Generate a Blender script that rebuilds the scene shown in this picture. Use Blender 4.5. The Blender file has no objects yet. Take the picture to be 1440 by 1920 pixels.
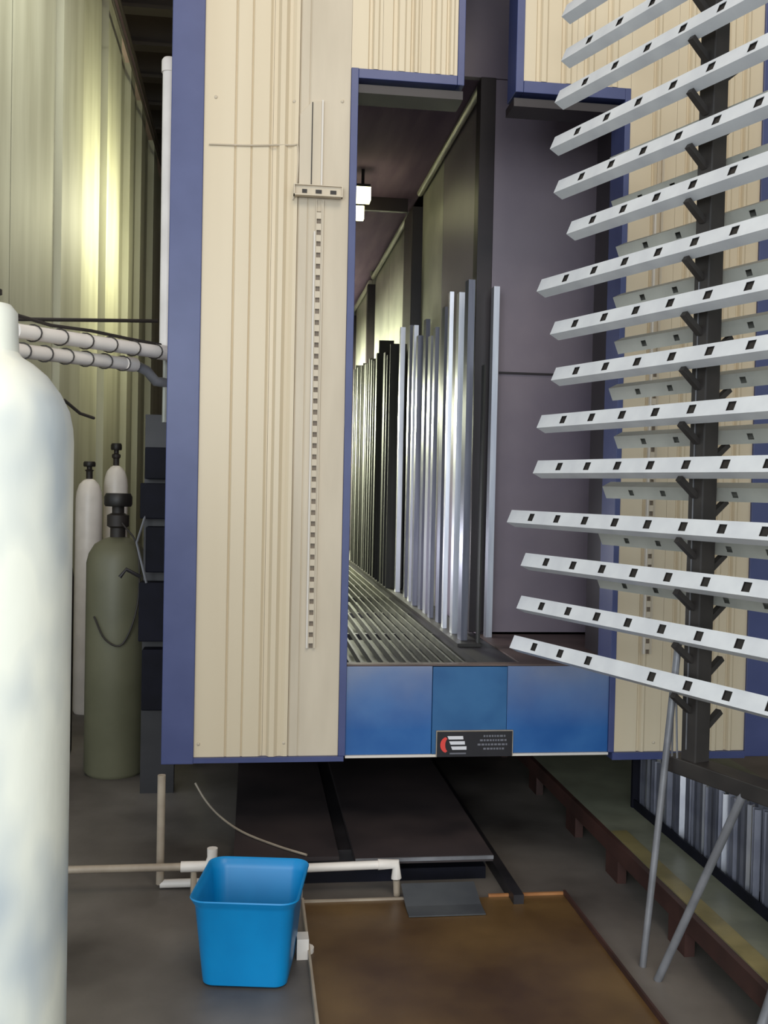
import bpy, math, random
from mathutils import Vector, Matrix
random.seed(4)
S = bpy.context.scene
COL = S.collection
# ---------------------------------------------------------------- camera
EYE = 1.6
cam = bpy.data.cameras.new('camera'); cam.sensor_fit = 'VERTICAL'; cam.sensor_height = 36
cam.lens = 36 * 1900 / 1920; cam.clip_start = .05; cam.clip_end = 200
co = bpy.data.objects.new('camera', cam); COL.objects.link(co)
YAW, PIT, ROLL = math.radians(7.4), math.radians(-1.36), math.radians(1.2)
CR = (Matrix.Rotation(-YAW, 4, 'Z') @ Matrix.Rotation(PIT, 4, 'X') @ Matrix.Rotation(-ROLL, 4, 'Y') @ Matrix.Rotation(math.pi/2, 4, 'X'))
co.matrix_world = Matrix.Translation((0, 0, EYE)) @ CR
S.camera = co
# ---------------------------------------------------------------- world and light
w = bpy.data.worlds.new('world'); S.world = w; w.use_nodes = True
bg = w.node_tree.nodes['Background']; bg.inputs[0].default_value = (.80, .92, 1, 1); bg.inputs[1].default_value = .75

def area(name, loc, target, size, power, color, sy=None):
    l = bpy.data.lights.new(name, 'AREA'); l.shape = 'RECTANGLE'; l.size = size; l.size_y = sy or size
    l.energy = power; l.color = color
    o = bpy.data.objects.new(name, l); COL.objects.link(o); o.location = loc
    o.rotation_euler = (Vector(target) - Vector(loc)).to_track_quat('-Z', 'Y').to_euler()
    return o
area('door_daylight', (-1.6, -4.5, 2.5), (.5, 4, 1.4), 4.5, 290, (.90, .96, 1), 3.2)
area('roof_lamp_glow', (1.0, -1.0, 6.6), (.9, 4, 2), 2.5, 130, (1, .90, .72))
S.view_settings.view_transform = 'Standard'; S.view_settings.look = 'None'
S.view_settings.exposure = .25; S.view_settings.gamma = 1
try: S.view_settings.use_curve_mapping = False
except Exception: pass

# ---------------------------------------------------------------- helpers
def ray(px, py):
    v = Vector(((px-720)/1900, -(py-960)/1900, -1, 0)); return (CR @ v).to_3d()
def onY(px, py, Y): r = ray(px, py); return r*(Y/r.y) + Vector((0, 0, EYE))
def onX(px, py, X): r = ray(px, py); return r*(X/r.x) + Vector((0, 0, EYE))
def onZ(px, py, Z): r = ray(px, py); return r*((Z-EYE)/r.z) + Vector((0, 0, EYE))
def lin(c):
    return tuple(((v/255)/12.92 if v/255 <= .04045 else ((v/255+.055)/1.055)**2.4) for v in c) + (1,)
def mat(name, c1, c2=None, rough=.6, metal=0, scale=6, stretch=(1, 1, 1), bump=0, bscale=None, detail=4, lo=.35, hi=.65, spec=.5):
    m = bpy.data.materials.new(name); m.use_nodes = True; nt = m.node_tree; N = nt.nodes; L = nt.links
    b = N['Principled BSDF']; b.inputs['Roughness'].default_value = rough; b.inputs['Metallic'].default_value = metal
    b.inputs['Specular IOR Level'].default_value = spec
    tc = N.new('ShaderNodeTexCoord'); mp = N.new('ShaderNodeMapping'); mp.inputs['Scale'].default_value = stretch
    L.new(tc.outputs['Object'], mp.inputs[0])
    no = N.new('ShaderNodeTexNoise'); no.inputs['Scale'].default_value = scale; no.inputs['Detail'].default_value = detail
    L.new(mp.outputs[0], no.inputs['Vector'])
    r = N.new('ShaderNodeValToRGB'); r.color_ramp.elements[0].position = lo; r.color_ramp.elements[1].position = hi
    r.color_ramp.elements[0].color = lin(c1); r.color_ramp.elements[1].color = lin(c2 or c1)
    L.new(no.outputs[0], r.inputs[0]); L.new(r.outputs[0], b.inputs['Base Color'])
    if bump:
        n2 = N.new('ShaderNodeTexNoise'); n2.inputs['Scale'].default_value = bscale or scale*3; n2.inputs['Detail'].default_value = 5
        L.new(mp.outputs[0], n2.inputs['Vector'])
        bp = N.new('ShaderNodeBump'); bp.inputs['Strength'].default_value = bump; bp.inputs['Distance'].default_value = .01
        L.new(n2.outputs[0], bp.inputs['Height']); L.new(bp.outputs[0], b.inputs['Normal'])
    m['ramp'] = r.name
    return m
def emit(name, c, s):
    m = bpy.data.materials.new(name); m.use_nodes = True; b = m.node_tree.nodes['Principled BSDF']
    b.inputs['Base Color'].default_value = lin(c); b.inputs['Emission Color'].default_value = lin(c); b.inputs['Emission Strength'].default_value = s
    return m

def smooth(P, n=5):
    P = [Vector(p) for p in P]; Q = [P[0]*2-P[1]] + P + [P[-1]*2-P[-2]]; out = []
    for i in range(1, len(Q)-2):
        for k in range(n):
            t = k/n; a, b, c, d = Q[i-1:i+3]
            out.append(.5*((2*b)+(c-a)*t+(2*a-5*b+4*c-d)*t*t+(3*b-a-3*c+d)*t**3))
    return out + [P[-1]]

class MB:
    def __init__(s): s.v = []; s.f = []; s.sm = []
    def add(s, vs, fs, smooth=False, M=None):
        n = len(s.v)
        s.v += [tuple(M @ Vector(v)) if M else tuple(v) for v in vs]
        s.f += [tuple(i+n for i in f) for f in fs]; s.sm += [smooth]*len(fs); return s
    def box(s, x0, x1, y0, y1, z0, z1, M=None):
        vs = [(x, y, z) for z in (z0, z1) for y in (y0, y1) for x in (x0, x1)]
        return s.add(vs, [(0, 2, 3, 1), (4, 5, 7, 6), (0, 1, 5, 4), (2, 6, 7, 3), (0, 4, 6, 2), (1, 3, 7, 5)], False, M)
    def prism(s, poly, lo, hi, axis='z', M=None):      # poly in the two other axes
        n = len(poly)
        def mk(p, t): return {'z': (p[0], p[1], t), 'y': (p[0], t, p[1]), 'x': (t, p[0], p[1])}[axis]
        vs = [mk(p, lo) for p in poly] + [mk(p, hi) for p in poly]
        fs = [(i, (i+1) % n, (i+1) % n+n, i+n) for i in range(n)] + [tuple(range(n))[::-1], tuple(range(n, 2*n))]
        return s.add(vs, fs, False, M)
    def tube(s, pts, r, n=10, caps=True, rs=None):
        P = [Vector(p) for p in pts]; vs = []; up = None
        for i, p in enumerate(P):
            t = (P[min(i+1, len(P)-1)] - P[max(i-1, 0)]).normalized()
            if up is None: up = Vector((0, 0, 1)) if abs(t.z) < .9 else Vector((1, 0, 0))
            a = t.cross(up).normalized(); b = a.cross(t); up = b
            rr = rs[i] if rs else r
            for k in range(n):
                q = 2*math.pi*k/n; vs.append(p + a*math.cos(q)*rr + b*math.sin(q)*rr)
        fs = [(i*n+k, i*n+(k+1) % n, (i+1)*n+(k+1) % n, (i+1)*n+k) for i in range(len(P)-1) for k in range(n)]
        s.add(vs, fs, True)
        if caps:
            m = len(vs); s.add([vs[k] for k in range(n)], [tuple(range(n))]); s.add([vs[m-n+k] for k in range(n)], [tuple(range(n))[::-1]])
        return s
    def lathe(s, prof, c=(0, 0, 0), n=32, M=None):
        vs = []; 
        for r, z in prof:
            for k in range(n):
                q = 2*math.pi*k/n; vs.append((c[0]+r*math.cos(q), c[1]+r*math.sin(q), c[2]+z))
        fs = [(i*n+k, i*n+(k+1) % n, (i+1)*n+(k+1) % n, (i+1)*n+k) for i in range(len(prof)-1) for k in range(n)]
        fs += [tuple(range(n))[::-1], tuple(range((len(prof)-1)*n, len(prof)*n))]
        return s.add(vs, fs, True, M)
    def build(s, name, m, parent=None, loc=None, bevel=0):
        me = bpy.data.meshes.new(name); me.from_pydata(s.v, [], s.f); me.update()
        for p, q in zip(me.polygons, s.sm): p.use_smooth = q
        import bmesh
        bm = bmesh.new(); bm.from_mesh(me); bmesh.ops.remove_doubles(bm, verts=bm.verts, dist=1e-6); bmesh.ops.recalc_face_normals(bm, faces=bm.faces)
        bm.to_mesh(me); bm.free()
        me.materials.append(m)
        o = bpy.data.objects.new(name, me); COL.objects.link(o)
        if parent: o.parent = parent
        if loc: o.location = loc
        if bevel:
            b = o.modifiers.new('bevel', 'BEVEL'); b.width = bevel; b.segments = 2; b.limit_method = 'ANGLE'
        if any(s.sm):
            try: me.set_sharp_from_angle(angle=math.radians(40))
            except Exception: pass
        return o
def tag(o, label, cat, group=None):
    o['label'] = label; o['category'] = cat
    if group: o['group'] = group
    return o
def struct(o): o['kind'] = 'structure'; return o
def thing(name, label, cat, loc=(0, 0, 0), rz=0, group=None):
    o = bpy.data.objects.new(name, None); COL.objects.link(o); o.location = loc; o.rotation_euler = (0, 0, rz); o.empty_display_size = .1
    return tag(o, label, cat, group)
def B(x0, x1, y0, y1, z0, z1): return MB().box(x0, x1, y0, y1, z0, z1)
def dupe(o, parent=None, loc=None):
    c = o.copy(); COL.objects.link(c)
    if parent: c.parent = parent
    if loc is not None: c.location = loc
    return c

# ---------------------------------------------------------------- materials
M = {}
M['beige'] = mat('beige sheet', (208, 191, 162), (214, 198, 170), .42, scale=1.6, stretch=(6, 6, .25), detail=2, lo=.25, hi=.75)
M['cover'] = mat('dull cover', (192, 178, 156), (204, 190, 168), .5, scale=3, stretch=(3, 3, .5))
M['blue'] = mat('blue trim', (62, 70, 114), (70, 78, 122), .4, scale=5, bump=.03)
M['sheetwall'] = mat('grey green wall sheet', (164, 163, 142), (184, 184, 164), .62, scale=1.2, stretch=(3, 3, .5))
M['floor'] = mat('stained concrete', (56, 50, 47), (134, 127, 120), .5, scale=1.3, detail=9, bump=.14, bscale=14, lo=.3, hi=.74)
M['dark'] = mat('dark steel', (26, 24, 27), (42, 39, 42), .5, scale=5)
M['black'] = mat('black painted steel', (28, 25, 23), (40, 36, 33), .5, scale=9)
M['under'] = mat('dusty dark plate', (44, 38, 40), (66, 56, 56), .55, scale=3, detail=7)
M['ceil'] = mat('dark roof', (196, 172, 166), (212, 188, 180), .8, scale=2)
M['inner'] = mat('purple grey oven panel', (118, 108, 122), (138, 127, 136), .45, .0, scale=1.5, detail=6)
M['innerceil'] = mat('brown purple ceiling', (108, 90, 116), (128, 108, 130), .8, scale=3, stretch=(3, .3, 1), spec=.15)
M['innerdark'] = mat('dark post', (34, 28, 32), (46, 38, 42), .45, scale=4)
M['steel'] = mat('dull galvanised', (150, 150, 142), (186, 186, 174), .38, .25, scale=2.2, detail=7, bump=.04)
M['alu'] = mat('bare aluminium', (200, 202, 214), (222, 224, 232), .33, .85, scale=8, stretch=(4, 4, .3))
M['alugrey'] = mat('grey aluminium', (104, 106, 120), (128, 130, 142), .4, .6, scale=8, stretch=(4, 4, .3))
M['aludark'] = mat('dark shaded aluminium', (26, 26, 23), (40, 40, 36), .7, 0, scale=8, stretch=(4, 4, .3))  # tunnel shade put into a darker copy of the aluminium colour
M['profile'] = mat('pale powder coated profile', (206, 208, 212), (222, 224, 226), .38, scale=7)
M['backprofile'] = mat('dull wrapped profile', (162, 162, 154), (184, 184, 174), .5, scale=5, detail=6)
M['rack'] = mat('rack steel', (40, 36, 34), (54, 49, 46), .5, scale=8)
M['leg'] = mat('grey leg tube', (112, 112, 116), (136, 136, 140), .4, .3, scale=9)
M['tank'] = mat('white wrapped tank', (188, 196, 200), (244, 244, 230), .45, scale=3.2, stretch=(1.5, 1.5, .8), detail=2, bump=.4, bscale=4, lo=.34, hi=.56)
M['olive'] = mat('grey olive cylinder', (98, 97, 76), (110, 108, 86), .5, scale=3)
M['white'] = mat('white pipe', (222, 214, 206), (236, 228, 220), .4, scale=6)
M['blueplastic'] = mat('bright blue plastic', (0, 128, 190), (2, 134, 196), .38, scale=8, detail=2)
M['rust'] = mat('rusty brown tray', (72, 50, 28), (116, 90, 54), .34, scale=2.0, detail=7, bump=.08, bscale=20, lo=.35, hi=.7)
M['rustlip'] = mat('orange rust lip', (150, 98, 56), (176, 124, 78), .5, scale=10)
M['palelip'] = mat('pale worn edge', (150, 136, 120), (170, 156, 138), .5, scale=10)
M['deck'] = mat('pale green deck', (104, 106, 90), (140, 142, 122), .5, scale=3, detail=7)
M['deckbeam'] = mat('red brown beam', (52, 32, 28), (74, 46, 40), .55, scale=5)
M['yellow'] = mat('worn yellow edge', (112, 102, 62), (136, 124, 80), .5, scale=8)
M['cable'] = mat('dark cable', (44, 38, 34), None, .6)
M['grate'] = mat('grating bar', (52, 52, 44), (84, 84, 70), .5, .2, scale=9)
M['pit'] = mat('tunnel floor', (24, 24, 20), (66, 68, 54), .6, scale=3, detail=7)
M['brown'] = mat('brown floor plate', (74, 58, 54), (98, 80, 74), .5, scale=4, detail=6)
M['navy'] = mat('navy box', (12, 12, 20), (20, 20, 32), .7, spec=.2)
M['gap'] = mat('brown grey gap', (112, 98, 84), (130, 116, 100), .6)  # brown-grey backing between the rail rungs
M['pale'] = mat('pale line', (214, 206, 196), None, .5)
M['signblack'] = mat('sign black', (26, 24, 28), (34, 32, 36), .4)
M['signred'] = mat('sign red', (214, 66, 58), None, .5)
M['signwhite'] = mat('sign white', (214, 212, 216), None, .5)
M['signgrey'] = mat('sign grey', (104, 104, 112), None, .5)
def blue_dusty():
    m = mat('scuffed blue sheet', (26, 84, 148), (44, 98, 158), .4, scale=6, detail=5)
    nt = m.node_tree; N = nt.nodes; L = nt.links; b = N['Principled BSDF']; base = N[m['ramp']]
    tc = N.new('ShaderNodeTexCoord'); sp = N.new('ShaderNodeSeparateXYZ'); L.new(tc.outputs['Object'], sp.inputs[0])
    # whitish scuffing that people's loads leave along the upper edge
    mr = N.new('ShaderNodeMapRange'); mr.inputs[1].default_value = .58; mr.inputs[2].default_value = .86; L.new(sp.outputs['Z'], mr.inputs[0])
    no = N.new('ShaderNodeTexNoise'); no.inputs['Scale'].default_value = 3.2; no.inputs['Detail'].default_value = 6; L.new(tc.outputs['Object'], no.inputs['Vector'])
    mu = N.new('ShaderNodeMath'); mu.operation = 'MULTIPLY'; L.new(mr.outputs[0], mu.inputs[0]); L.new(no.outputs[0], mu.inputs[1])
    mx = N.new('ShaderNodeMixRGB'); mx.inputs[2].default_value = lin((150, 150, 156)); L.new(mu.outputs[0], mx.inputs[0]); L.new(base.outputs[0], mx.inputs[1])
    L.new(mx.outputs[0], b.inputs['Base Color']); return m
M['bluesheet'] = blue_dusty()
M['bluesheet2'] = mat('clean blue sheet', (34, 84, 132), (46, 96, 142), .4, scale=7)

# ---------------------------------------------------------------- setting: hall
struct(B(-6, 9, -6, 22, -.1, 0).build('floor', M['floor']))
struct(B(-6, 9, -2, 22, 7.2, 7.35).build('ceiling', M['ceil']))
struct(B(-6, 9, 22, 22.2, 0, 7.2).build('wall_back', M['ceil']))
struct(B(9, 9.2, -2, 22, 0, 7.2).build('wall_right', M['sheetwall']))
wl = struct(B(-1.8, -1.68, 5.2, 22, 0, 7.2).build('wall_left', M['sheetwall']))
struct(B(-6, -1.8, 5.2, 5.3, 0, 7.2).build('wall_left_return', M['sheetwall']))
ys = [5.2, 6.7, 8.3]
for y0, y1, d in ((5.22, 6.9, .02), (6.92, 8.35, .02), (8.4, 9.35, .07), (9.5, 10.7, .015), (10.75, 11.75, .08), (11.9, 12.5, .02), (12.55, 12.95, .09), (13.1, 13.7, .02), (13.75, 14.2, .09), (14.3, 15.2, .02), (15.3, 15.8, .1), (16, 18, .02)):
    B(-1.68, -1.68+d+.06, y0, y1, 0, 6.75).build('wall_sheet', M['sheetwall'], wl)
B(-1.68, -1.52, 5.2, 21.9, 6.62, 6.8).build('eaves_beam', M['ceil'], wl)
MB().tube([(-1.45, 7.5, 6.55), (-1.42, 12, 6.45), (-1.45, 21, 6.4)], .02).build('cable', M['cable'], wl)
MB().tube([(-1.38, 7, 6.1), (-1.36, 11, 6.05), (-1.38, 20, 6.2)], .015).build('cable', M['cable'], wl)
for k in range(11):
    y = 10.4 + .95*k
    o = MB().box(-1.6, 2.6, y, y+.09, 6.75, 7.19)
    o.box(-1.6, 2.6, y-.05, y+.14, 6.72, 6.76)
    tag(o.build('roof_joist', M['cable']), 'dark steel roof joist spanning above the left aisle, %s from the front' % ['nearest', 'second', 'third', 'fourth', 'fifth', 'sixth', 'seventh', 'eighth', 'ninth', 'tenth', 'farthest'][k], 'joist', 'roof joists over the aisle')

# ---------------------------------------------------------------- booth
FY = 4.2; TOP = 4.6
booth = thing('coating_booth', 'tall beige and blue coating booth with a stepped opening in its front', 'booth', (0, 0, 0))
def bp(mb, name, m, bevel=0, label=None, parent=None):
    o = mb.build(name, m, parent or booth, bevel=bevel)
    if label: o['label'] = label
    return o
def sheet(path, z0, z1, name='panel_sheet', m='beige'):
    fr = [(x, FY+d) for x, d in path]; bk = [(path[-1][0], FY+.05), (path[0][0], FY+.05)]
    return bp(MB().prism(fr+bk, z0, z1), name, M[m])
# left of the opening
sheet([(-.222, 0), (-.1, 0), (-.094, .007), (-.088, 0), (-.034, 0), (-.029, .006), (-.024, 0), (.040, 0), (.050, .010), (.056, .011)], .478, TOP)
sheet([(.057, .011), (.072, .010), (.084, -.008), (.104, -.009), (.118, .003), (.13, .004), (.145, -.003), (.160, -.003)], .478, TOP)
sheet([(.1615, .006), (.168, 0), (.20, 0), (.205, .003), (.21, 0), (.371, 0)], .478, TOP, m='cover')
# above the opening, left and right of the slot
def ribs(x0, x1, at):
    p = [(x0, 0)]
    for x, wd in at: p += [(x, 0), (x+.006, .008), (x+wd*.4, .008), (x+wd*.4+.008, -.006), (x+wd, -.006), (x+wd+.008, 0)]
    return p + [(x1, 0)]
sheet(ribs(.372, .5, [(.44, .04)]), 3.325, TOP)
sheet(ribs(.501, .66, [(.54, .05), (.615, .03)]), 3.325, TOP)
sheet(ribs(.661, .815, [(.70, .04), (.765, .03)]), 3.325, TOP)
sheet(ribs(1.10, 1.33, [(1.15, .045), (1.26, .04)]), 3.325, TOP)
sheet(ribs(1.331, 1.57, [(1.36, .04), (1.46, .045)]), 3.325, TOP)
# right of the opening
sheet(ribs(1.571, 1.78, [(1.67, .03)]), .478, TOP)
sheet(ribs(1.781, 1.97, [(1.82, .03)]), .478, TOP)
sheet(ribs(1.971, 2.165, [(1.99, .04), (2.07, .03)]), .478, TOP)
# blue corner posts, skirts and opening frame
bp(MB().prism([(-.352, FY-.012), (-.222, FY-.012), (-.222, FY+.05), (-.30, FY+.05), (-.30, FY+.2), (-.352, FY+.2)], .452, TOP), 'corner_trim', M['blue'], .003)
bp(MB().prism([(2.165, FY-.012), (2.34, FY-.012), (2.34, FY+.2), (2.29, FY+.2), (2.29, FY+.05), (2.165, FY+.05)], .452, TOP), 'corner_trim', M['blue'], .003)
bp(B(-.222, .395, FY-.014, FY+.06, .456, .477), 'base_trim', M['blue'])
bp(B(1.56, 2.165, FY-.014, FY+.06, .446, .477), 'base_trim', M['blue'])
bp(B(.372, .402, FY-.01, FY+.14, .477, 3.324), 'opening_trim', M['blue'], .002)
bp(B(1.545, 1.57, FY-.006, FY+.16, .477, 3.324), 'opening_trim', M['blue'], .002)
bp(B(.402, .815, FY-.006, FY+.14, 3.285, 3.324), 'opening_trim', M['blue'], .002)
bp(B(1.10, 1.545, FY-.006, FY+.14, 3.275, 3.324), 'opening_trim', M['blue'], .002)
bp(B(.816, .845, FY-.006, FY+.14, 3.285, TOP), 'opening_trim', M['blue'], .002)
bp(B(1.065, 1.099, FY-.006, FY+.14, 3.275, TOP), 'opening_trim', M['blue'], .002)
bp(B(.402, .845, FY+.02, FY+.16, 3.235, 3.27), 'inner_trim', M['innerdark'])
bp(B(1.065, 1.545, FY+.02, FY+.16, 3.225, 3.26), 'inner_trim', M['innerdark'])
# lower blue apron: three sheets
bp(B(.402, .768, FY+.006, FY+.05, .477, .85), 'apron_sheet', M['bluesheet'], .002)
bp(B(.770, 1.092, FY+.002, FY+.05, .477, .848), 'apron_sheet', M['bluesheet2'], .002, 'darker clean blue apron sheet in the middle')
bp(B(1.094, 1.545, FY+.006, FY+.05, .477, .85), 'apron_sheet', M['bluesheet'], .002)
bp(B(.402, 1.545, FY-.004, FY+.052, .466, .4765), 'apron_edge', M['pale'], .001)
bp(B(.402, 1.545, FY+.008, FY+.06, .8505, .858), 'apron_edge', M['brown'], .001)
# floor pan / outer skin
bp(B(-.34, 2.33, FY+.2, 13.5, .45, .47), 'booth_base', M['dark'])
bp(B(-.34, -.30, FY+.205, 13.5, .47, TOP), 'side_wall', M['inner'])
bp(B(2.29, 2.33, FY+.205, 13.5, .47, TOP), 'side_wall', M['inner'])
bp(B(-.34, 2.33, FY+.06, 13.5, TOP+.005, TOP+.05), 'booth_roof', M['inner'])
bp(B(-.29, 2.28, 13.3, 13.4, .47, TOP), 'end_wall', M['inner'])
# tunnel interior
bp(B(.20, .24, FY+.21, 13.3, .5, 3.9), 'tunnel_wall', M['steel'])
CE = 3.78
bp(B(.24, .80, FY+.21, 5.2, CE, CE+.05), 'tunnel_ceiling', M['innerceil'])
bp(B(.24, 1.19, 5.21, 13.3, CE, CE+.05), 'tunnel_ceiling', M['innerceil'])
bp(B(.24, 1.9, 5.16, 5.2, CE-.06, TOP), 'lintel_panel', M['inner'])
bp(B(.24, 1.12, 7.6, 7.64, CE-.10, CE-.001), 'lintel_panel', M['innerdark'])
bp(B(.80, 1.10, FY+.21, 5.15, 4.3, 4.35), 'slot_cap', M['inner'])
bp(B(.76, .80, FY+.21, 5.15, CE+.06, 4.3), 'slot_side', M['inner'])
# cross bulkhead right of the hanging row, near end
bp(B(1.206, 2.28, 5.16, 5.20, .86, CE-.065), 'bulkhead_panel', M['inner'])
bp(B(1.255, 1.72, 5.145, 5.158, 2.205, 2.215), 'panel_seam', M['innerdark'])
bp(B(1.125, 1.205, 5.15, 5.25, .86, 3.72), 'tunnel_post', M['innerdark'], .003)
bp(B(1.74, 2.28, FY+.3, FY+.34, .5, 3.3), 'return_panel', M['innerdark'])
bp(B(1.60, 1.63, FY+.17, FY+.5, .5, 3.3), 'jamb_post', M['innerdark'])
bp(MB().tube([(1.585, FY+.2, .86), (1.585, FY+.2, 3.3)], .006), 'conduit', M['leg'])
# right wall bays and posts
for i, (y0, y1, z1) in enumerate(((5.26, 6.55, CE-.002), (6.56, 7.38, CE-.002), (7.82, 9.2, CE-.002), (9.21, 10.29, CE-.002), (10.42, 12.2, CE-.002), (12.5, 13.29, CE-.002))):
    bp(B(1.20, 1.24, y0, y1, .70, z1), 'tunnel_panel', M['inner'] if i < 1 else M['steel'])
for y0, y1 in ((7.40, 7.80), (10.3, 10.41), (12.21, 12.49)):
    bp(B(1.125, 1.25, y0, y1, .7, CE-.11), 'tunnel_post', M['innerdark'], .003)
for (ya, yb, zz) in ((5.3, 7.35, CE-.03), (7.85, 10.25, CE-.05), (10.5, 12.2, CE-.05)):
    bp(MB().tube([(1.17, ya, zz), (1.17, yb, zz)], .022), 'seam_tube', M['steel'])
bp(MB().tube([(1.15, 10.2, CE-.05), (1.15, 10.2, CE-.001)], .015), 'seam_tube', M['steel'])
# floor of the tunnel
bp(B(.24, 1.19, FY+.21, 13.3, .70, .72), 'tunnel_floor', M['pit'])
bp(B(.99, 1.165, FY+.055, 13.3, .73, .845), 'sill_plate', M['dark'])
bp(B(1.17, 2.28, FY+.055, 5.15, .80, .85), 'sill_plate', M['brown'])
bp(B(.403, .989, FY+.055, FY+.2, .73, .82), 'sill_plate', M['dark'])
g0 = MB().box(-.005, .005, FY+.08, 13.2, .815, .845).build('grating_bar', M['grate'], booth)
for k in range(11):
    x = .43 + .050*k
    if k == 0: g0.location.x = x
    else: dupe(g0, booth, (x, 0, 0))
for k in range(9):
    bp(B(.41, .985, 4.5+k*.9, 4.54+k*.9, .78, .812), 'grating_bearer', M['dark'])
bp(B(.985, 1.10, 4.75, 12.5, .846, .862), 'drip_rail', M['black'])
# conveyor rail along the slot
bp(MB().box(.93, .97, FY+.25, 5.15, 4.2, 4.3).box(.905, .995, FY+.25, 5.15, 4.19, 4.205), 'conveyor_rail', M['black'])
# legs under the booth
for x in (-.31, 2.25):
    for y, w_ in ((6, 'front'), (9, 'middle'), (12.5, 'rear')):
        tag(B(x-.03, x+.04, y, y+.08, 0 if x < 0 else .166, .4495).build('support_leg', M['dark']), 'dark steel leg carrying the booth, %s one on the %s side' % (w_, 'left' if x < 0 else 'right'), 'leg', 'steel legs under the booth')
# screws on the front sheets
for px, py in ((405, 182), (552, 190), (642, 190), (532, 1393), (372, 1395), (1225, 1392)):
    p = onY(px, py, FY)
    bp(MB().lathe([(.007, 0), (.007, .004), (.003, .007)], n=8, M=Matrix.Translation((p.x, FY+.001, p.z)) @ Matrix.Rotation(math.pi/2, 4, 'X')), 'screw', M['cover'])

# tunnel lamps: unseen on the left wall; the yellowish two stand in for daylight
def tunnel_lamp(x, y, z, ln, power, color, lab, dip):
    """horizontal twin tube reflector fitting: the hood shades what lies above it"""
    t = thing('tunnel_lamp', lab, 'lamp', (x, y, z))
    MB().box(0, .03, -ln/2, ln/2, -.09, .10).prism([(-ln/2, .085), (ln/2, .085), (ln/2, .094), (-ln/2, .094)], .03, .15, 'x').build('housing', M['steel'], t)
    for dz in (-.03, .03):
        MB().tube([(.05, -ln/2+.04, dz), (.05, ln/2-.04, dz)], .012).build('lamp_tube', emit('tube glow', color, 3), t)
    a = area('lamp_light', (x+.075, y, z), (x+3, y, z-3*math.tan(math.radians(dip))), ln, power, tuple(c/255 for c in color), .10)
    return t
tunnel_lamp(.242, 5.7, 1.25, 1.2, 15, (236, 238, 255), 'white twin tube lamp low on the tunnel wall behind the front panel', 12)
tunnel_lamp(.242, 9.0, 2.35, 1.5, 75, (238, 246, 176), 'yellowish twin tube lamp added deeper inside the tunnel in place of daylight', 22)
tunnel_lamp(.242, 11.0, 2.3, 2.0, 330, (244, 250, 190), 'yellowish twin tube lamp added farthest inside the tunnel in place of daylight', 22)
# small ceiling lamps seen through the opening
for (px, py, s, lab) in ((680, 362, .06, 'small glowing ceiling lamp just inside the opening, the upper one'), (672, 396, .045, 'small glowing ceiling lamp just inside the opening, the lower one')):
    p = onZ(px, py, 3.62)
    t = thing('ceiling_lamp', lab, 'lamp', (p.x, p.y, 3.56))
    MB().box(-s*.8, s*.8, -s*.8, s*.8, .09, .11).box(-.01, .01, -.01, .01, .11, .219).build('housing', M['dark'], t)
    B(-s*.85, s*.85, -s*.85, s*.85, 0, .09).build('lamp_glass', emit('lamp glass glow', (255, 250, 190), 7), t)

# ---------------------------------------------------------------- perforated channel
def perforated(L, h, d, pitch, first, sl, sh, horizontal=True, wall=.0022, skip=()):
    """hollow channel along +X with real slots cut in its front (+Y) face, centred on its section"""
    mb = MB(); y1 = d/2; y0 = d/2-wall
    mb.box(0, L, -d/2, y1, h/2-wall, h/2)
    mb.box(0, L, -d/2, y1, -h/2, -h/2+wall)
    mb.box(0, L, -d/2, -d/2+wall, -h/2+wall, h/2-wall)
    mb.box(0, L, y0, y1, sh/2, h/2-wall); mb.box(0, L, y0, y1, -h/2+wall, -sh/2)
    x = first; prev = 0; k = 0
    while x+sl < L:
        if k not in skip:
            mb.box(prev, x, y0, y1, -sh/2, sh/2); prev = x+sl
        x += pitch; k += 1
    mb.box(prev, L, y0, y1, -sh/2, sh/2)
    mb.box(0, wall, -d/2+wall, y0, -h/2+wall, h/2-wall); mb.box(L-wall, L, -d/2+wall, y0, -h/2+wall, h/2-wall)
    return mb

# gauge rails fixed on the booth front
def vertical_rail(x, z0, z1, wdt, lab, slot_to):
    t = thing('slotted_rail', lab, 'rail', (x, FY-.001, z0))
    mb = MB(); hw = wdt/2
    z = 0; H = z1-z0
    mb.box(-hw*.62, hw*.62, -.003, 0, 0, H)
    mb.box(hw*.45, hw*.62, -.014, -.003, 0, H); mb.box(-hw*.62, -hw*.45, -.014, -.003, 0, H)
    mb.build('rail_body', M['cover'], t)
    B(-hw, -hw*.66, -.016, 0, 0, H*.93).build('rail_edge', M['pale'], t)['label'] = 'white edge strip'
    B(hw*.66, hw*.95, -.014, 0, 0, H).build('rail_edge', M['cover'], t)
    B(-hw*.44, hw*.44, -.0045, -.003, 0, slot_to).build('rail_back', M['gap'], t)
    s = B(-hw*.44, hw*.44, -.013, -.0045, 0, .026).build('rung', M['cover'], t); k = 0; zz = .02
    while zz < slot_to-.03:
        if k: dupe(s, t, (0, 0, zz))
        else: s.location.z = zz
        zz += .046; k += 1
    return t
vertical_rail(.249, .93, 2.775, .040, 'long slotted gauge rail with white edge on the beige panel left of the opening', 1.8)
vertical_rail(1.705, .905, 3.05, .040, 'long slotted gauge rail on the beige panel right of the opening behind the rack', 1.3)
t = thing('rail_cover', 'flat beige cover plate with a cut corner above the left gauge rail', 'cover', (.165, FY-.001, 2.83))
MB().prism([(0, 0), (.088, 0), (.088, .345), (.048, .345), (0, .29)], -.010, 0, 'y').build('cover_plate', M['cover'], t, bevel=.001)
B(.048, .052, -.014, -.0105, 0, .34).build('cover_ridge', M['cable'], t)
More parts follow.
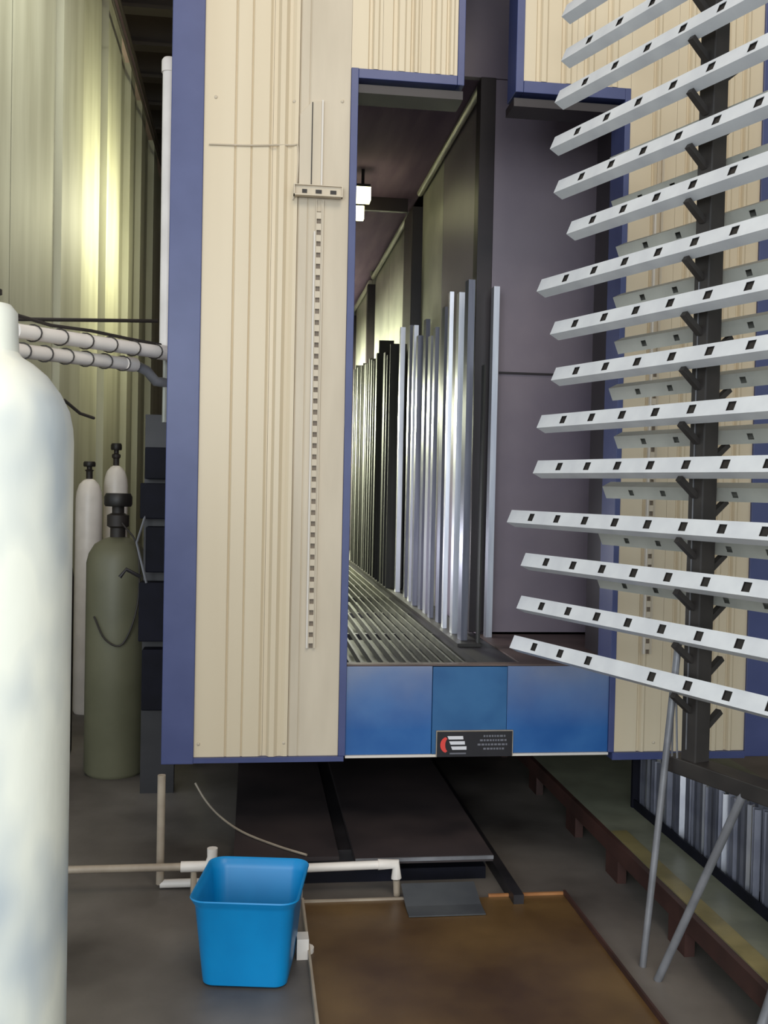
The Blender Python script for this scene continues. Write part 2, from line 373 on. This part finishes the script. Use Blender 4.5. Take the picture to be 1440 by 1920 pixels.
B(.088, .095, -.016, 0, 0, .35).build('cover_edge', M['pale'], t)
t = thing('clamp_bar', 'short horizontal channel bracket across the top of the left gauge rail', 'bracket', (.143, FY-.018, 2.782))
MB().box(0, .20, -.03, 0, 0, .004).box(0, .20, -.006, 0, .004, .045).box(0, .20, -.016, 0, .045, .048).box(.0, .004, -.03, 0, 0, .045).box(.196, .2, -.02, 0, 0, .045).box(.03,.05,0,.017,.01,.03).box(.15,.17,0,.017,.01,.03).build('bracket_channel', M['cover'], t)
B(.035, .055, -.009, -.0065, .015, .03).build('slot_mark', M['cable'], t); B(.09, .115, -.009, -.0065, .015, .03).build('slot_mark', M['cable'], t); B(.15, .175, -.009, -.0065, .015, .03).build('slot_mark', M['cable'], t)
a = onY(392, 270, FY-.006); b = onY(545, 272, FY-.006); c = onY(559, 278, FY-.006); d = onY(556, 350, FY-.006); e = onY(549, 375, FY-.006)
tag(MB().tube(smooth([a, (a+b)/2-Vector((0, 0, .003)), b, c, d, e]), .0035, 6).build('wire', M['cover']), 'thin wire clipped across the left beige panel down to the bracket', 'wire')
# maker's plate
t = thing('sign_plate', 'black plate with red crescent and white bars on the blue apron bottom', 'sign', (.79, FY+.0005, .468))
B(0, .326, -.014, 0, 0, .108).build('plate', M['signblack'], t, bevel=.001)
MB().box(-.003, .329, -.012, -.001, .108, .111).box(-.003, 0, -.012, -.001, 0, .108).box(.326, .329, -.012, -.001, 0, .108).build('plate_border', M['palelip'], t)
arc = [(.044-.030*math.cos(q)*1.0, .052+.034*math.sin(q)) for q in [math.radians(-75+150*k/12) for k in range(13)]] + [(.048-.013*math.cos(q), .052+.027*math.sin(q)) for q in [math.radians(75-150*k/12) for k in range(13)]]
MB().prism(arc, -.0155, -.014, 'y').build('crescent', M['signred'], t)
for k, (x, z) in enumerate(((.050, .075), (.058, .053), (.066, .031))):
    MB().prism([(x, z), (x+.063-.001*k, z), (x+.061, z+.014), (x-.006, z+.014)], -.0155, -.014, 'y').build('white_bar', M['signwhite'], t)
for z, x0, x1 in ((.084, .20, .295), (.066, .185, .30), (.048, .175, .305), (.030, .20, .29)):
    x = x0; mb = MB()
    while x < x1:
        ww = random.uniform(.006, .014); mb.box(x, min(x+ww, x1), -.0150, -.014, z, z+.008); x += ww+.004
    mb.build('text_line', M['signgrey'], t)
MB().box(.055, .125, -.015, -.014, .012, .018).build('text_line', M['signgrey'], t)

# ---------------------------------------------------------------- hanging profiles
def hung(x, y, wx, z0, z1, m, lab, grp, rz=0):
    t = thing('upright_profile', lab, 'profile', (x, y, z0), rz, grp); H = z1-z0
    w2 = wx/2; d2 = .03
    MB().prism([(-w2, -d2), (w2, -d2), (w2, -d2+.004), (w2-.004, -d2+.004), (w2-.004, d2-.012), (w2, d2-.012), (w2, d2), (-w2, d2)], 0, H).build('bar', m, t)
    return t
o_txt = ['nearest', 'second', 'third', 'fourth', 'fifth', 'sixth', 'seventh', 'eighth', 'ninth', 'tenth', 'eleventh', 'twelfth', 'thirteenth', 'fourteenth', 'fifteenth', 'sixteenth']
rows = [ # Y, width, top z, x offset
 (4.88, .046, 2.62, .0), (5.10, .042, 2.60, .0), (5.30, .03, 2.64, -.012), (5.52, .042, 2.60, .004), (5.72, .032, 2.52, -.012), (5.92, .046, 2.50, .0),
 (6.12, .036, 2.63, .0), (6.32, .046, 2.56, -.01), (6.55, .040, 2.66, .0), (6.8, .036, 2.70, .008), (7.15, .046, 2.74, .0)]
for k, (y, wd, zt, dx) in enumerate(rows):
    hung(1.035+dx, y, wd*.72, .8625, zt, M['alu'] if k in (1, 2, 5, 8, 10) else M['alugrey'], 'bright aluminium profile standing in the tunnel, %s of the bright row from the front' % o_txt[k], 'bright upright profiles in the tunnel', random.uniform(-.12, .12))
p = onY(931, 1185, 5.05)
hung(1.205, 5.06, .030, .8505, 2.63, M['alu'], 'single pale profile standing alone right of the dark tunnel post', None)
hung(1.09, 4.78, .008, .8625, 2.2, M['aludark'], 'very thin dark profile standing before the dark tunnel post', None)
far = [(7.42+.17*k, zt) for k, zt in enumerate((2.66, 2.60, 2.64, 2.62, 2.78, 2.7, 2.66, 2.69, 2.72, 2.70, 2.71, 2.74, 2.74, 2.76, 2.76, 2.8, 2.78))]
o_txt += ['seventeenth']
for k, (y, zt) in enumerate(far):
    hung(1.045, y, .12, .8625, zt, M['aludark'], 'profile coloured dark for shade, standing deep in the tunnel beyond the bright row, %s of the dark ones' % o_txt[k], 'dark upright profiles in the tunnel', random.uniform(-.15, .15))
for k in range(5):
    hung(.98, 11.6+.3*k, .05, .8625, 2.55+.05*k, M['alu'], 'pale profile standing at the far end of the tunnel row, %s of those five' % ['first', 'second', 'third', 'fourth', 'last'][k], 'far pale upright profiles in the tunnel')

# ---------------------------------------------------------------- cantilever rack
RA = math.radians(109.9); PX, PY = 1.48, 3.2
RM = Matrix.Translation((PX, PY, 0)) @ Matrix.Rotation(RA, 4, 'Z'); RI = RM.inverted()
def on_rack(px, py, off):      # meets the vertical plane through the arms' outer side
    r = RI.to_3x3() @ ray(px, py); o = RI @ Vector((0, 0, EYE)); s = (off-o.y)/r.y; return o + r*s
rack = thing('cantilever_rack', 'dark steel arm rack carrying long slotted profiles on both sides', 'rack', (PX, PY, 0), RA)
TILT = math.radians(25)
arm_z = [.850, 1.020, 1.195, 1.365, 1.547, 1.727, 1.90, 2.08, 2.255, 2.43, 2.60, 2.775, 2.95, 3.125, 3.30]
for px_ in (0, -1.75):
    MB().box(px_-.033, px_+.033, -.032, .032, .70, 3.42).build('post', M['rack'], rack, bevel=.004)
    MB().box(px_+.006, px_+.010, .0325, .035, .75, 2.3).build('post_strap', M['leg'], rack)
B(-1.95, .10, -.045, .045, .66, .715).build('base_beam', M['rack'], rack, bevel=.004)
def rl(p): return RI @ Vector(p)
def leg(a, b, r=.014): MB().tube([rl(a), rl(b)], r, 10).build('leg', M['leg'], rack)
f1 = onZ(1205, 1812, 0); f2 = onZ(1233, 1838, 0)
h1 = RM @ Vector((.055, .035, 1.10)); h2 = RM @ on_rack(1396, 1484, .03)
leg(h1, f1, .012); leg(h2, f2)
f3 = onZ(1412, 1975, 0); h3 = RM @ Vector((-.55, .03, .67)); leg(h3, f3, .016)
leg(RM @ Vector((-1.4, -.03, .67)), RM @ Vector((-1.45, -.38, 0))); leg(RM @ Vector((-1.7, .03, .67)), RM @ Vector((-1.75, .3, 0)))
for k, xx in enumerate((.045, .06)):
    MB().tube([(xx, .04, 1.1), (xx+.005, .042, .9), (xx-.005+.01*k, .04, .70)], .0035, 6).build('strap_wire', M['leg'], rack)

ends = [(1058, 25), (1057, 108), (1045, 186), (1036, 273), (1043, 355), (1067, 432), (1011, 540), (1036, 620), (1038, 706), (1011, 795), (1004, 880), (955, 972), (981, 1053), (973, 1133), (960, 1207)]
ordn = ['topmost', 'second from the top', 'third from the top', 'fourth from the top', 'fifth from the top', 'sixth from the top', 'seventh from the top', 'eighth from the top', 'ninth from the top', 'seventh from the bottom', 'sixth from the bottom', 'fifth from the bottom', 'fourth from the bottom', 'third from the bottom', 'lowest']
OFF = .088
backs = [3.05, 2.87, 2.70, 2.52, 2.33, 2.16, 1.985, 1.80, 1.61, 1.43, 1.26]
fz = [on_rack(px, py, OFF+.02).z for px, py in ends]
ARM = math.radians(38)
def root_z(z, h, off): return z + (.105-off)*math.tan(TILT) - h/2/math.cos(TILT) - .011 - .075*math.tan(ARM)
for px_ in (0, -1.75):
    for side, zs in ((1, [root_z(z, .056, OFF) for z in fz]), (-1, [root_z(z, .05, .088) for z in backs+[1.08, .90]])):
        for z in zs:
            Mx = Matrix.Translation((px_, side*.03, z)) @ Matrix.Rotation(side*ARM, 4, 'X')
            MB().box(-.011, .011, min(0, side*.095), max(0, side*.095), -.009, .009, M=Mx).build('arm', M['rack'], rack)
for k, (px, py) in enumerate(ends):
    p = on_rack(px, py, OFF+.02)
    L = p.x + 2.0
    # channel lies along local x; its slotted face looks outward (+y) and a little up
    mb = perforated(L, .056, .046, .168, .135 if k > 9 else random.choice([.12, .15, .135]), .034, .032, skip=(3,) if k == 14 else ())
    o = mb.build('slotted_profile', M['profile'])
    # local x of the mesh runs from the far end toward the camera: rotate half a turn about z keeps +y outward by mirroring
    fl = Matrix.Scale(-1, 4, (1, 0, 0))
    o.data.transform(fl); o.data.flip_normals()
    B(-L+.004, -.004, .012, .0165, -.022, .022).build('slot_shade_plate', M['black'], o)  # added black plate deepens the shade inside the slots
    zend = p.z; 
    o.matrix_world = RM @ Matrix.Translation((p.x, OFF, zend)) @ Matrix.Rotation(TILT, 4, 'X')
    tag(o, 'pale slotted profile on the near arms of the rack, %s' % ordn[k], 'profile', 'slotted profiles on the near side of the rack')
for k, z in enumerate(backs):
    xe = .56 + random.uniform(-.04, .05); 
    mb = perforated(xe+1.95, .05, .044, .168, .14, .026, .022)
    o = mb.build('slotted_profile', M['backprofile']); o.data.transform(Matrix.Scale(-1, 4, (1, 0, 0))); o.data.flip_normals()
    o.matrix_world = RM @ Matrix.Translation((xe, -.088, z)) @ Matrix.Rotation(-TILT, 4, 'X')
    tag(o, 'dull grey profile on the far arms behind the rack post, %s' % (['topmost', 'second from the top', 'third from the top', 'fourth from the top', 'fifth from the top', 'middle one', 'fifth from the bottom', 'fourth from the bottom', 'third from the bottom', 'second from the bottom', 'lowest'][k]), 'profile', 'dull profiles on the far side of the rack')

# ---------------------------------------------------------------- left aisle
tc = onY(-26, 900, 2.4)
t = thing('white_tank', 'tall white wrapped cylinder with domed shoulder at the left edge', 'tank', (tc.x, tc.y, 0))
MB().lathe([(.186, 0), (.190, .02), (.190, 1.69), (.188, 1.72), (.180, 1.76), (.160, 1.80), (.13, 1.84), (.10, 1.865), (.075, 1.88), (.068, 1.89)], n=48).build('tank_body', M['tank'], t)
MB().lathe([(.068, 1.885), (.066, 1.93), (.064, 1.98), (.05, 1.997), (.03, 2.0)], n=32).build('neck', M['tank'], t)
MB().lathe([(.012, 1.999), (.012, 2.02), (.03, 2.021), (.03, 2.031), (.008, 2.032)], n=16).build('valve_knob', M['cable'], t)
TANK = t

def gas_cyl(x, y, r, h, m, lab, grp=None, valve=.2, hose=False, cat='gas cylinder'):
    t = thing('gas_cylinder', lab, 'cylinder', (x, y, 0), 0, grp)
    MB().lathe([(r*.9, 0), (r, .02), (r, h-.14), (r*.93, h-.09), (r*.75, h-.04), (r*.45, h-.01), (r*.25, h)], n=28).build('cylinder_body', m, t)
    MB().lathe([(r*.25, h-.005), (r*.25, h+.05), (r*.36, h+.06), (r*.36, h+valve*.5), (r*.2, h+valve*.55), (r*.2, h+valve*.7)], n=16).build('valve', M['cable'], t)
    MB().lathe([(r*.42, h+valve*.7), (r*.46, h+valve*.75), (r*.46, h+valve*.92), (r*.40, h+valve)], n=16).build('valve_cap', M['black'], t)
    if hose: MB().tube(smooth([(r*.2, -r*.5, h+.08), (r*.75, -r*.9, h-.05), (r*.78, -r*.95, h-.35), (r*.35, -r*1.08, h-.56), (-r*.2, -r*1.1, h-.54), (-r*.6, -r*.9, h-.42)]), .005, 6).build('hose', M['cable'], t)
    return t
c = onZ(212, 1452, 0)
gas_cyl(c.x, c.y+.05, .165, 1.30, M['olive'], 'grey olive gas cylinder with dark valve standing in the left aisle', None, .24, True)
gas_cyl(-1.12, 7.2, .09, 1.62, M['white'], 'slim white gas cylinder by the aisle wall, the left one', None, .12)
gas_cyl(-.98, 7.5, .085, 1.72, M['white'], 'slim white gas cylinder by the aisle wall, the right one', None, .16)
gas_cyl(-1.13, 6.1, .10, 1.18, M['cable'], 'short dark gas cylinder behind the olive one', None, .14)
# control boxes along the booth side
t = thing('pump_stand', 'upright dark control stand with stacked navy boxes beside the booth corner', 'control stand', (-.50, 5.3, 0))
B(-.05, .12, 0, .06, 0, 1.95).build('stand_post', M['dark'], t)
for z0, z1, x0 in ((1.62, 1.78, -.04), (1.42, 1.60, -.06), (1.15, 1.38, -.03), (.80, 1.10, -.06), (.45, .76, -.04)):
    B(x0, .13, -.10, 0, z0, z1).build('control_box', M['navy'], t, bevel=.006)
MB().tube([(-.06, -.02, 1.12), (-.13, -.04, 1.16), (-.16, -.05, 1.12)], .010, 8).build('pipe_stub', M['dark'], t)
MB().tube([(-.03, -.09, 1.45), (-.07, -.13, 1.3), (-.02, -.13, 1.1)], .006, 6).build('wire_loop', M['leg'], t)
# white plumbing along the booth side
p0 = onY(318, 128, 4.55); p1 = onY(311, 655, 4.55)
t = thing('riser_pipe', 'white upright plastic pipe with domed cap beside the blue booth corner', 'pipe')
MB().tube([p1, p0], .029, 14).build('pipe', M['white'], t)
MB().lathe([(.034, 0), (.034, .05), (.026, .062), (.01, .067)], (p0.x, p0.y, p0.z-.02), n=16).build('end_cap', M['white'], t)
MB().tube([Vector((p1.x, p1.y, p1.z+.02)), Vector((p1.x, p1.y, p1.z-.32))], .012, 8).build('lower_pipe', M['steel'], t)
def wrapped(pa, pb, r, lab, cable=True):
    t = thing('wrapped_pipe', lab, 'pipe')
    MB().tube([pa, pb], r, 14).build('pipe', M['white'], t)
    MB().tube([pb-(pb-pa).normalized()*.07, pb], r*1.15, 14).build('pipe_socket', M['white'], t)
    ax = (pb-pa).normalized(); s = ax.cross(Vector((0, 0, 1))).normalized(); u = s.cross(ax); n = 6
    for k in range(n):
        c = pa.lerp(pb, (k+.6)/(n+.3)); pts = [c + s*math.cos(q)*(r+.004) + u*math.sin(q)*(r+.004) + ax*.016*math.cos(q) for q in [2*math.pi*i/14 for i in range(15)]]
        MB().tube(pts, .0028, 5).build('tie_ring', M['cable'], t)
    if cable: MB().tube([pa+u*(r+.03), pa.lerp(pb, .2)+u*(r+.012), pa.lerp(pb, .45)+u*(r+.016), pa.lerp(pb, .7)+u*(r+.008), pb+u*(r+.004)-ax*.05], .007, 6).build('cable', M['cable'], t)
    return t
wrapped(onY(30, 620, 3.9), onY(317, 663, 4.5), .028, 'upper white pipe with tie rings running from the tank to the booth')
wrapped(onY(15, 655, 3.85), onY(252, 684, 4.45), .027, 'lower white pipe with tie rings running below the upper one', False)
tag(MB().tube([onY(252, 684, 4.45), onY(275, 695, 4.5), onY(292, 715, 4.52), onY(312, 718, 4.55)], .022, 10).build('pipe_elbow', M['leg']), 'grey bent pipe elbow joining the lower white pipe to the riser', 'pipe')
tag(MB().tube([onY(0, 598, 4.3), onY(295, 602, 4.75)], .008, 8).build('tie_rod', M['cable']), 'thin dark rod crossing the aisle above the white pipes', 'rod')
MB().tube([onY(120, 750, 2.5)-tc.xyz*0-Vector((tc.x, tc.y, 0)), onY(150, 775, 2.56)-Vector((tc.x, tc.y, 0)), onY(176, 784, 2.62)-Vector((tc.x, tc.y, 0))], .004, 6).build('wire_hook', M['cable'], TANK)
# aisle lamp on the booth flank
t = thing('aisle_lamp', 'long tube lamp fixed on the booth flank facing the aisle wall', 'lamp', (-.341, 10.8, 4.25))
B(-.04, 0, -.8, .8, 0, .1).build('housing', M['steel'], t)
MB().tube([(-.055, -.75, .05), (-.055, .75, .05)], .014).build('lamp_tube', emit('aisle tube', (246, 250, 170), 4), t)
a = area('aisle_light', (-.42, 10.8, 4.3), (-1.7, 10.8, 4.4), 1.6, 62, (1, .98, .66), .12)
a.rotation_euler = (math.pi/2, 0, math.pi/2)

t = thing('added_bay_lamp', 'unseen bell shaped lamp added above the booth roof to brighten the aisle wall', 'lamp', (.1, 6.6, 6.3))  # unseen lamp added to brighten the upper aisle wall
MB().lathe([(.28, 0), (.27, .02), (.12, .22), (.06, .30), (.02, .31)], n=24).tube([(0, 0, .3), (0, 0, .9)], .01, 6).build('shade', M['steel'], t)
MB().lathe([(.01, -.02), (.2, -.015), (.24, .01)], n=20).build('lamp_glass', emit('added bay glow', (255, 252, 220), 8), t)
area('added_bay_light', (.1, 6.6, 6.22), (-.6, 6.8, 0), .6, 95, (1, 1, .90))
# ---------------------------------------------------------------- floor items
# blue tub
def tub():
    t = thing('blue_tub', 'bright blue open plastic tub standing on the concrete floor', 'tub', (.02, 3.355, 0), math.radians(-9))
    def ring(hx, hy, r, z, n=6):
        pts = []
        for cx, cy, a0 in ((hx-r, hy-r, 0), (-hx+r, hy-r, 90), (-hx+r, -hy+r, 180), (hx-r, -hy+r, 270)):
            for k in range(n+1):
                q = math.radians(a0+90*k/n); pts.append((cx+r*math.cos(q), cy+r*math.sin(q), z))
        return pts
    R = [ring(.125, .135, .03, 0), ring(.136, .147, .04, .008), ring(.139, .150, .042, .03), ring(.160, .180, .05, .262), ring(.166, .188, .052, .275), ring(.175, .198, .056, .292), ring(.173, .196, .055, .296),
         ring(.165, .186, .05, .290), ring(.157, .176, .047, .262), ring(.136, .147, .04, .03), ring(.128, .138, .035, .012)]
    n = len(R[0]); vs = [p for r in R for p in r]
    fs = [(i*n+k, i*n+(k+1) % n, (i+1)*n+(k+1) % n, (i+1)*n+k) for i in range(len(R)-1) for k in range(n)]
    mb = MB(); mb.add(vs, fs, True); mb.add(R[0], [tuple(range(n))[::-1]]); mb.add(R[-1], [tuple(range(n))])
    mb.build('tub_body', M['blueplastic'], t)
    return t
tub()
# rusty tray
t = thing('rust_tray', 'large flat rusty brown steel tray lying on the floor in front of the booth', 'tray', (.22, 2.325, 0))
B(0, 1.02, 0, 1.50, .002, .014).build('tray_sheet', M['rust'], t)
B(-.008, 0, 0, 1.50, .002, .034).build('tray_lip', M['palelip'], t)
B(1.02, 1.028, 0, 1.50, .002, .034).build('tray_lip', M['deckbeam'], t)
B(0, .41, 1.50, 1.510, .002, .022).build('tray_lip', M['palelip'], t)
B(.72, 1.02, 1.50, 1.510, .002, .024).build('tray_lip', M['rustlip'], t)
t = thing('dark_sheet', 'dark grey bent sheet lying over the back edge of the rusty tray', 'sheet', (0, 0, 0))
MB().prism([(3.66, .016), (3.74, .018), (3.82, .04), (3.87, .055), (3.87, .060), (3.82, .046), (3.74, .024), (3.66, .021)], .60, .89, 'x').build('sheet_plate', M['leg'] if False else mat('dark grey sheet', (62, 64, 68), (78, 80, 82), .5), t)
tag(MB().tube([(.205, 3.42, .03), (.205, 3.42, .0), ], .03, 12).box(.175, .215, 3.39, 3.45, .0, .07).build('white_block', M['white']), 'small white plastic block on the floor right of the blue tub', 'block')
# white floor pipes
q = onZ(300, 1657, .02)
t = thing('drain_pipe', 'thin white pipe dropping from the booth corner and turning along the floor', 'pipe')
MB().tube([(q.x, q.y, .452), (q.x, q.y, .02), ], .016, 10).build('pipe_upright', M['palelip'], t)
MB().tube([(q.x, q.y, .02), (q.x+.26, q.y+.0, .02)], .017, 10).build('pipe_run', M['white'], t)
t = thing('floor_pipe', 'white pipe lying on the floor from the tank to an upturned elbow by the tub', 'pipe')
a = onY(90, 1632, 3.96); b = onY(388, 1624, 3.96)
MB().tube([a, b], .015, 10).build('pipe_run', M['palelip'], t)
MB().tube([b-Vector((.10, 0, 0)), b, b+Vector((.02, 0, .03)), b+Vector((.02, 0, .07))], .021, 10).build('elbow', M['white'], t)
MB().tube([b-Vector((.05, 0, 0)), Vector((b.x-.05, b.y, .002))], .012, 8).build('pipe_foot', M['palelip'], t)
t = thing('floor_pipe', 'white pipe right of the tub with a corner bend toward the rusty tray', 'pipe')
a = onY(560, 1628, 3.90); b = onY(742, 1620, 3.90); c = onY(744, 1688, 3.90); c.z = .002
MB().tube([a, b], .017, 10).tube([a, Vector((a.x, a.y, .002))], .017, 10).build('pipe_run', M['white'], t)
MB().tube([b-Vector((.07, 0, 0)), b, c.lerp(b, .55)], .021, 10).build('elbow', M['white'], t)
MB().tube([c.lerp(b, .5), c], .014, 10).build('pipe_drop', M['palelip'], t)
tag(MB().tube(smooth([onZ(366, 1468, .25), onZ(385, 1500, .18), onZ(412, 1530, .13), onZ(455, 1560, .126), onZ(520, 1586, .125), onZ(575, 1603, .125)]), .005, 6).build('hose', M['palelip']), 'thin pale hose curving over the dark tank lid under the booth', 'hose')
# sump tank lids under the booth
t = thing('sump_tank', 'low dark steel sump tank with two lids under the booth', 'tank', (0, 0, 0))
B(-.05, 1.0, 4.14, 8, 0, .10).build('tank_body', M['dark'], t)
B(-.05, .37, 4.02, 8, .101, .118).build('tank_lid', M['under'], t)
B(.43, .99, 3.97, 8, .101, .126).build('tank_lid', M['under'], t)['label'] = 'brownish lid with its lit front edge painted in'
B(.43, .99, 3.962, 3.97, .112, .126).build('lit_lid_edge', M['leg'], t)  # paler grey strip stands for light along the lid's front edge
B(.0, .98, 4.05, 4.135, 0, .05).build('tank_foot', M['navy'], t)
t = thing('angle_rail', 'long dark rail on the floor beside the sump tank', 'rail')
MB().box(1.02, 1.06, 3.75, 8, 0, .05).build('rail_body', M['dark'], t)
# platform on the right
t = thing('loading_platform', 'low pale green platform with a red brown side beam right of the booth', 'platform')
B(1.53, 2.6, 2.2, 9, .148, .165).build('deck_plate', M['deck'], t)
B(1.505, 1.53, 2.2, 9, .095, .165).build('side_beam', M['deckbeam'], t, bevel=.002)
B(1.531, 1.60, 2.2, 4.1, .1652, .168).build('edge_strip', M['yellow'], t)['label'] = 'worn yellow edge strip'
for y in (2.5, 3.3, 3.95, 4.5, 5.15, 5.9, 6.8): B(1.508, 1.545, y, y+.14, 0, .095).build('foot', M['deckbeam'], t)
B(1.62, 1.64, 2.2, 9, 0, .147).build('inner_web', M['deck'], t)
# upright short bars standing on the platform
t = thing('bar_tray', 'dark trough on the platform holding the upright short bars', 'tray', (0, 0, 0))
MB().box(1.745, 2.02, 3.0, 4.42, .166, .178).box(1.745, 1.752, 3.0, 4.42, .178, .205).build('trough', M['navy'], t)
B(1.74, 2.02, 3.0, 3.02, .166, .46).build('end_stop', M['navy'], t); B(1.74, 2.02, 4.40, 4.42, .166, .44).build('end_stop', M['navy'], t)
n = 0; base = MB().prism([(-.011, -.008), (.011, -.008), (.011, -.005), (-.008, -.005), (-.008, .008), (-.011, .008)], 0, 1).build('short_bar', M['alugrey'])
for row in range(2):
    for k in range(44):
        y = 3.04 + k*.0308; x = 1.778 + row*.05 + random.uniform(-.008, .008)
        if row and k % 2: continue
        ztop = .470 + max(0, (4.05-y))*.10 + random.uniform(-.02, .0) - .02
        if y > 4.15: ztop = .43
        o = base if n == 0 else dupe(base);
        if n % 6 == 5: o.material_slots[0].link = 'OBJECT'; o.material_slots[0].material = M['alu']  # some bars take the brighter material to stand for highlights
        o.location = (x, y, .178); o.scale = (1, 1, ztop-.178); o.rotation_euler = (0, 0, random.uniform(-.6, .6))
        tag(o, 'short bar coloured brighter as a highlight, standing upright among the grey ones in the platform trough' if n % 6 == 5 else 'short grey aluminium bar standing upright in the trough on the platform', 'bar', 'short bars standing in the trough'); n += 1
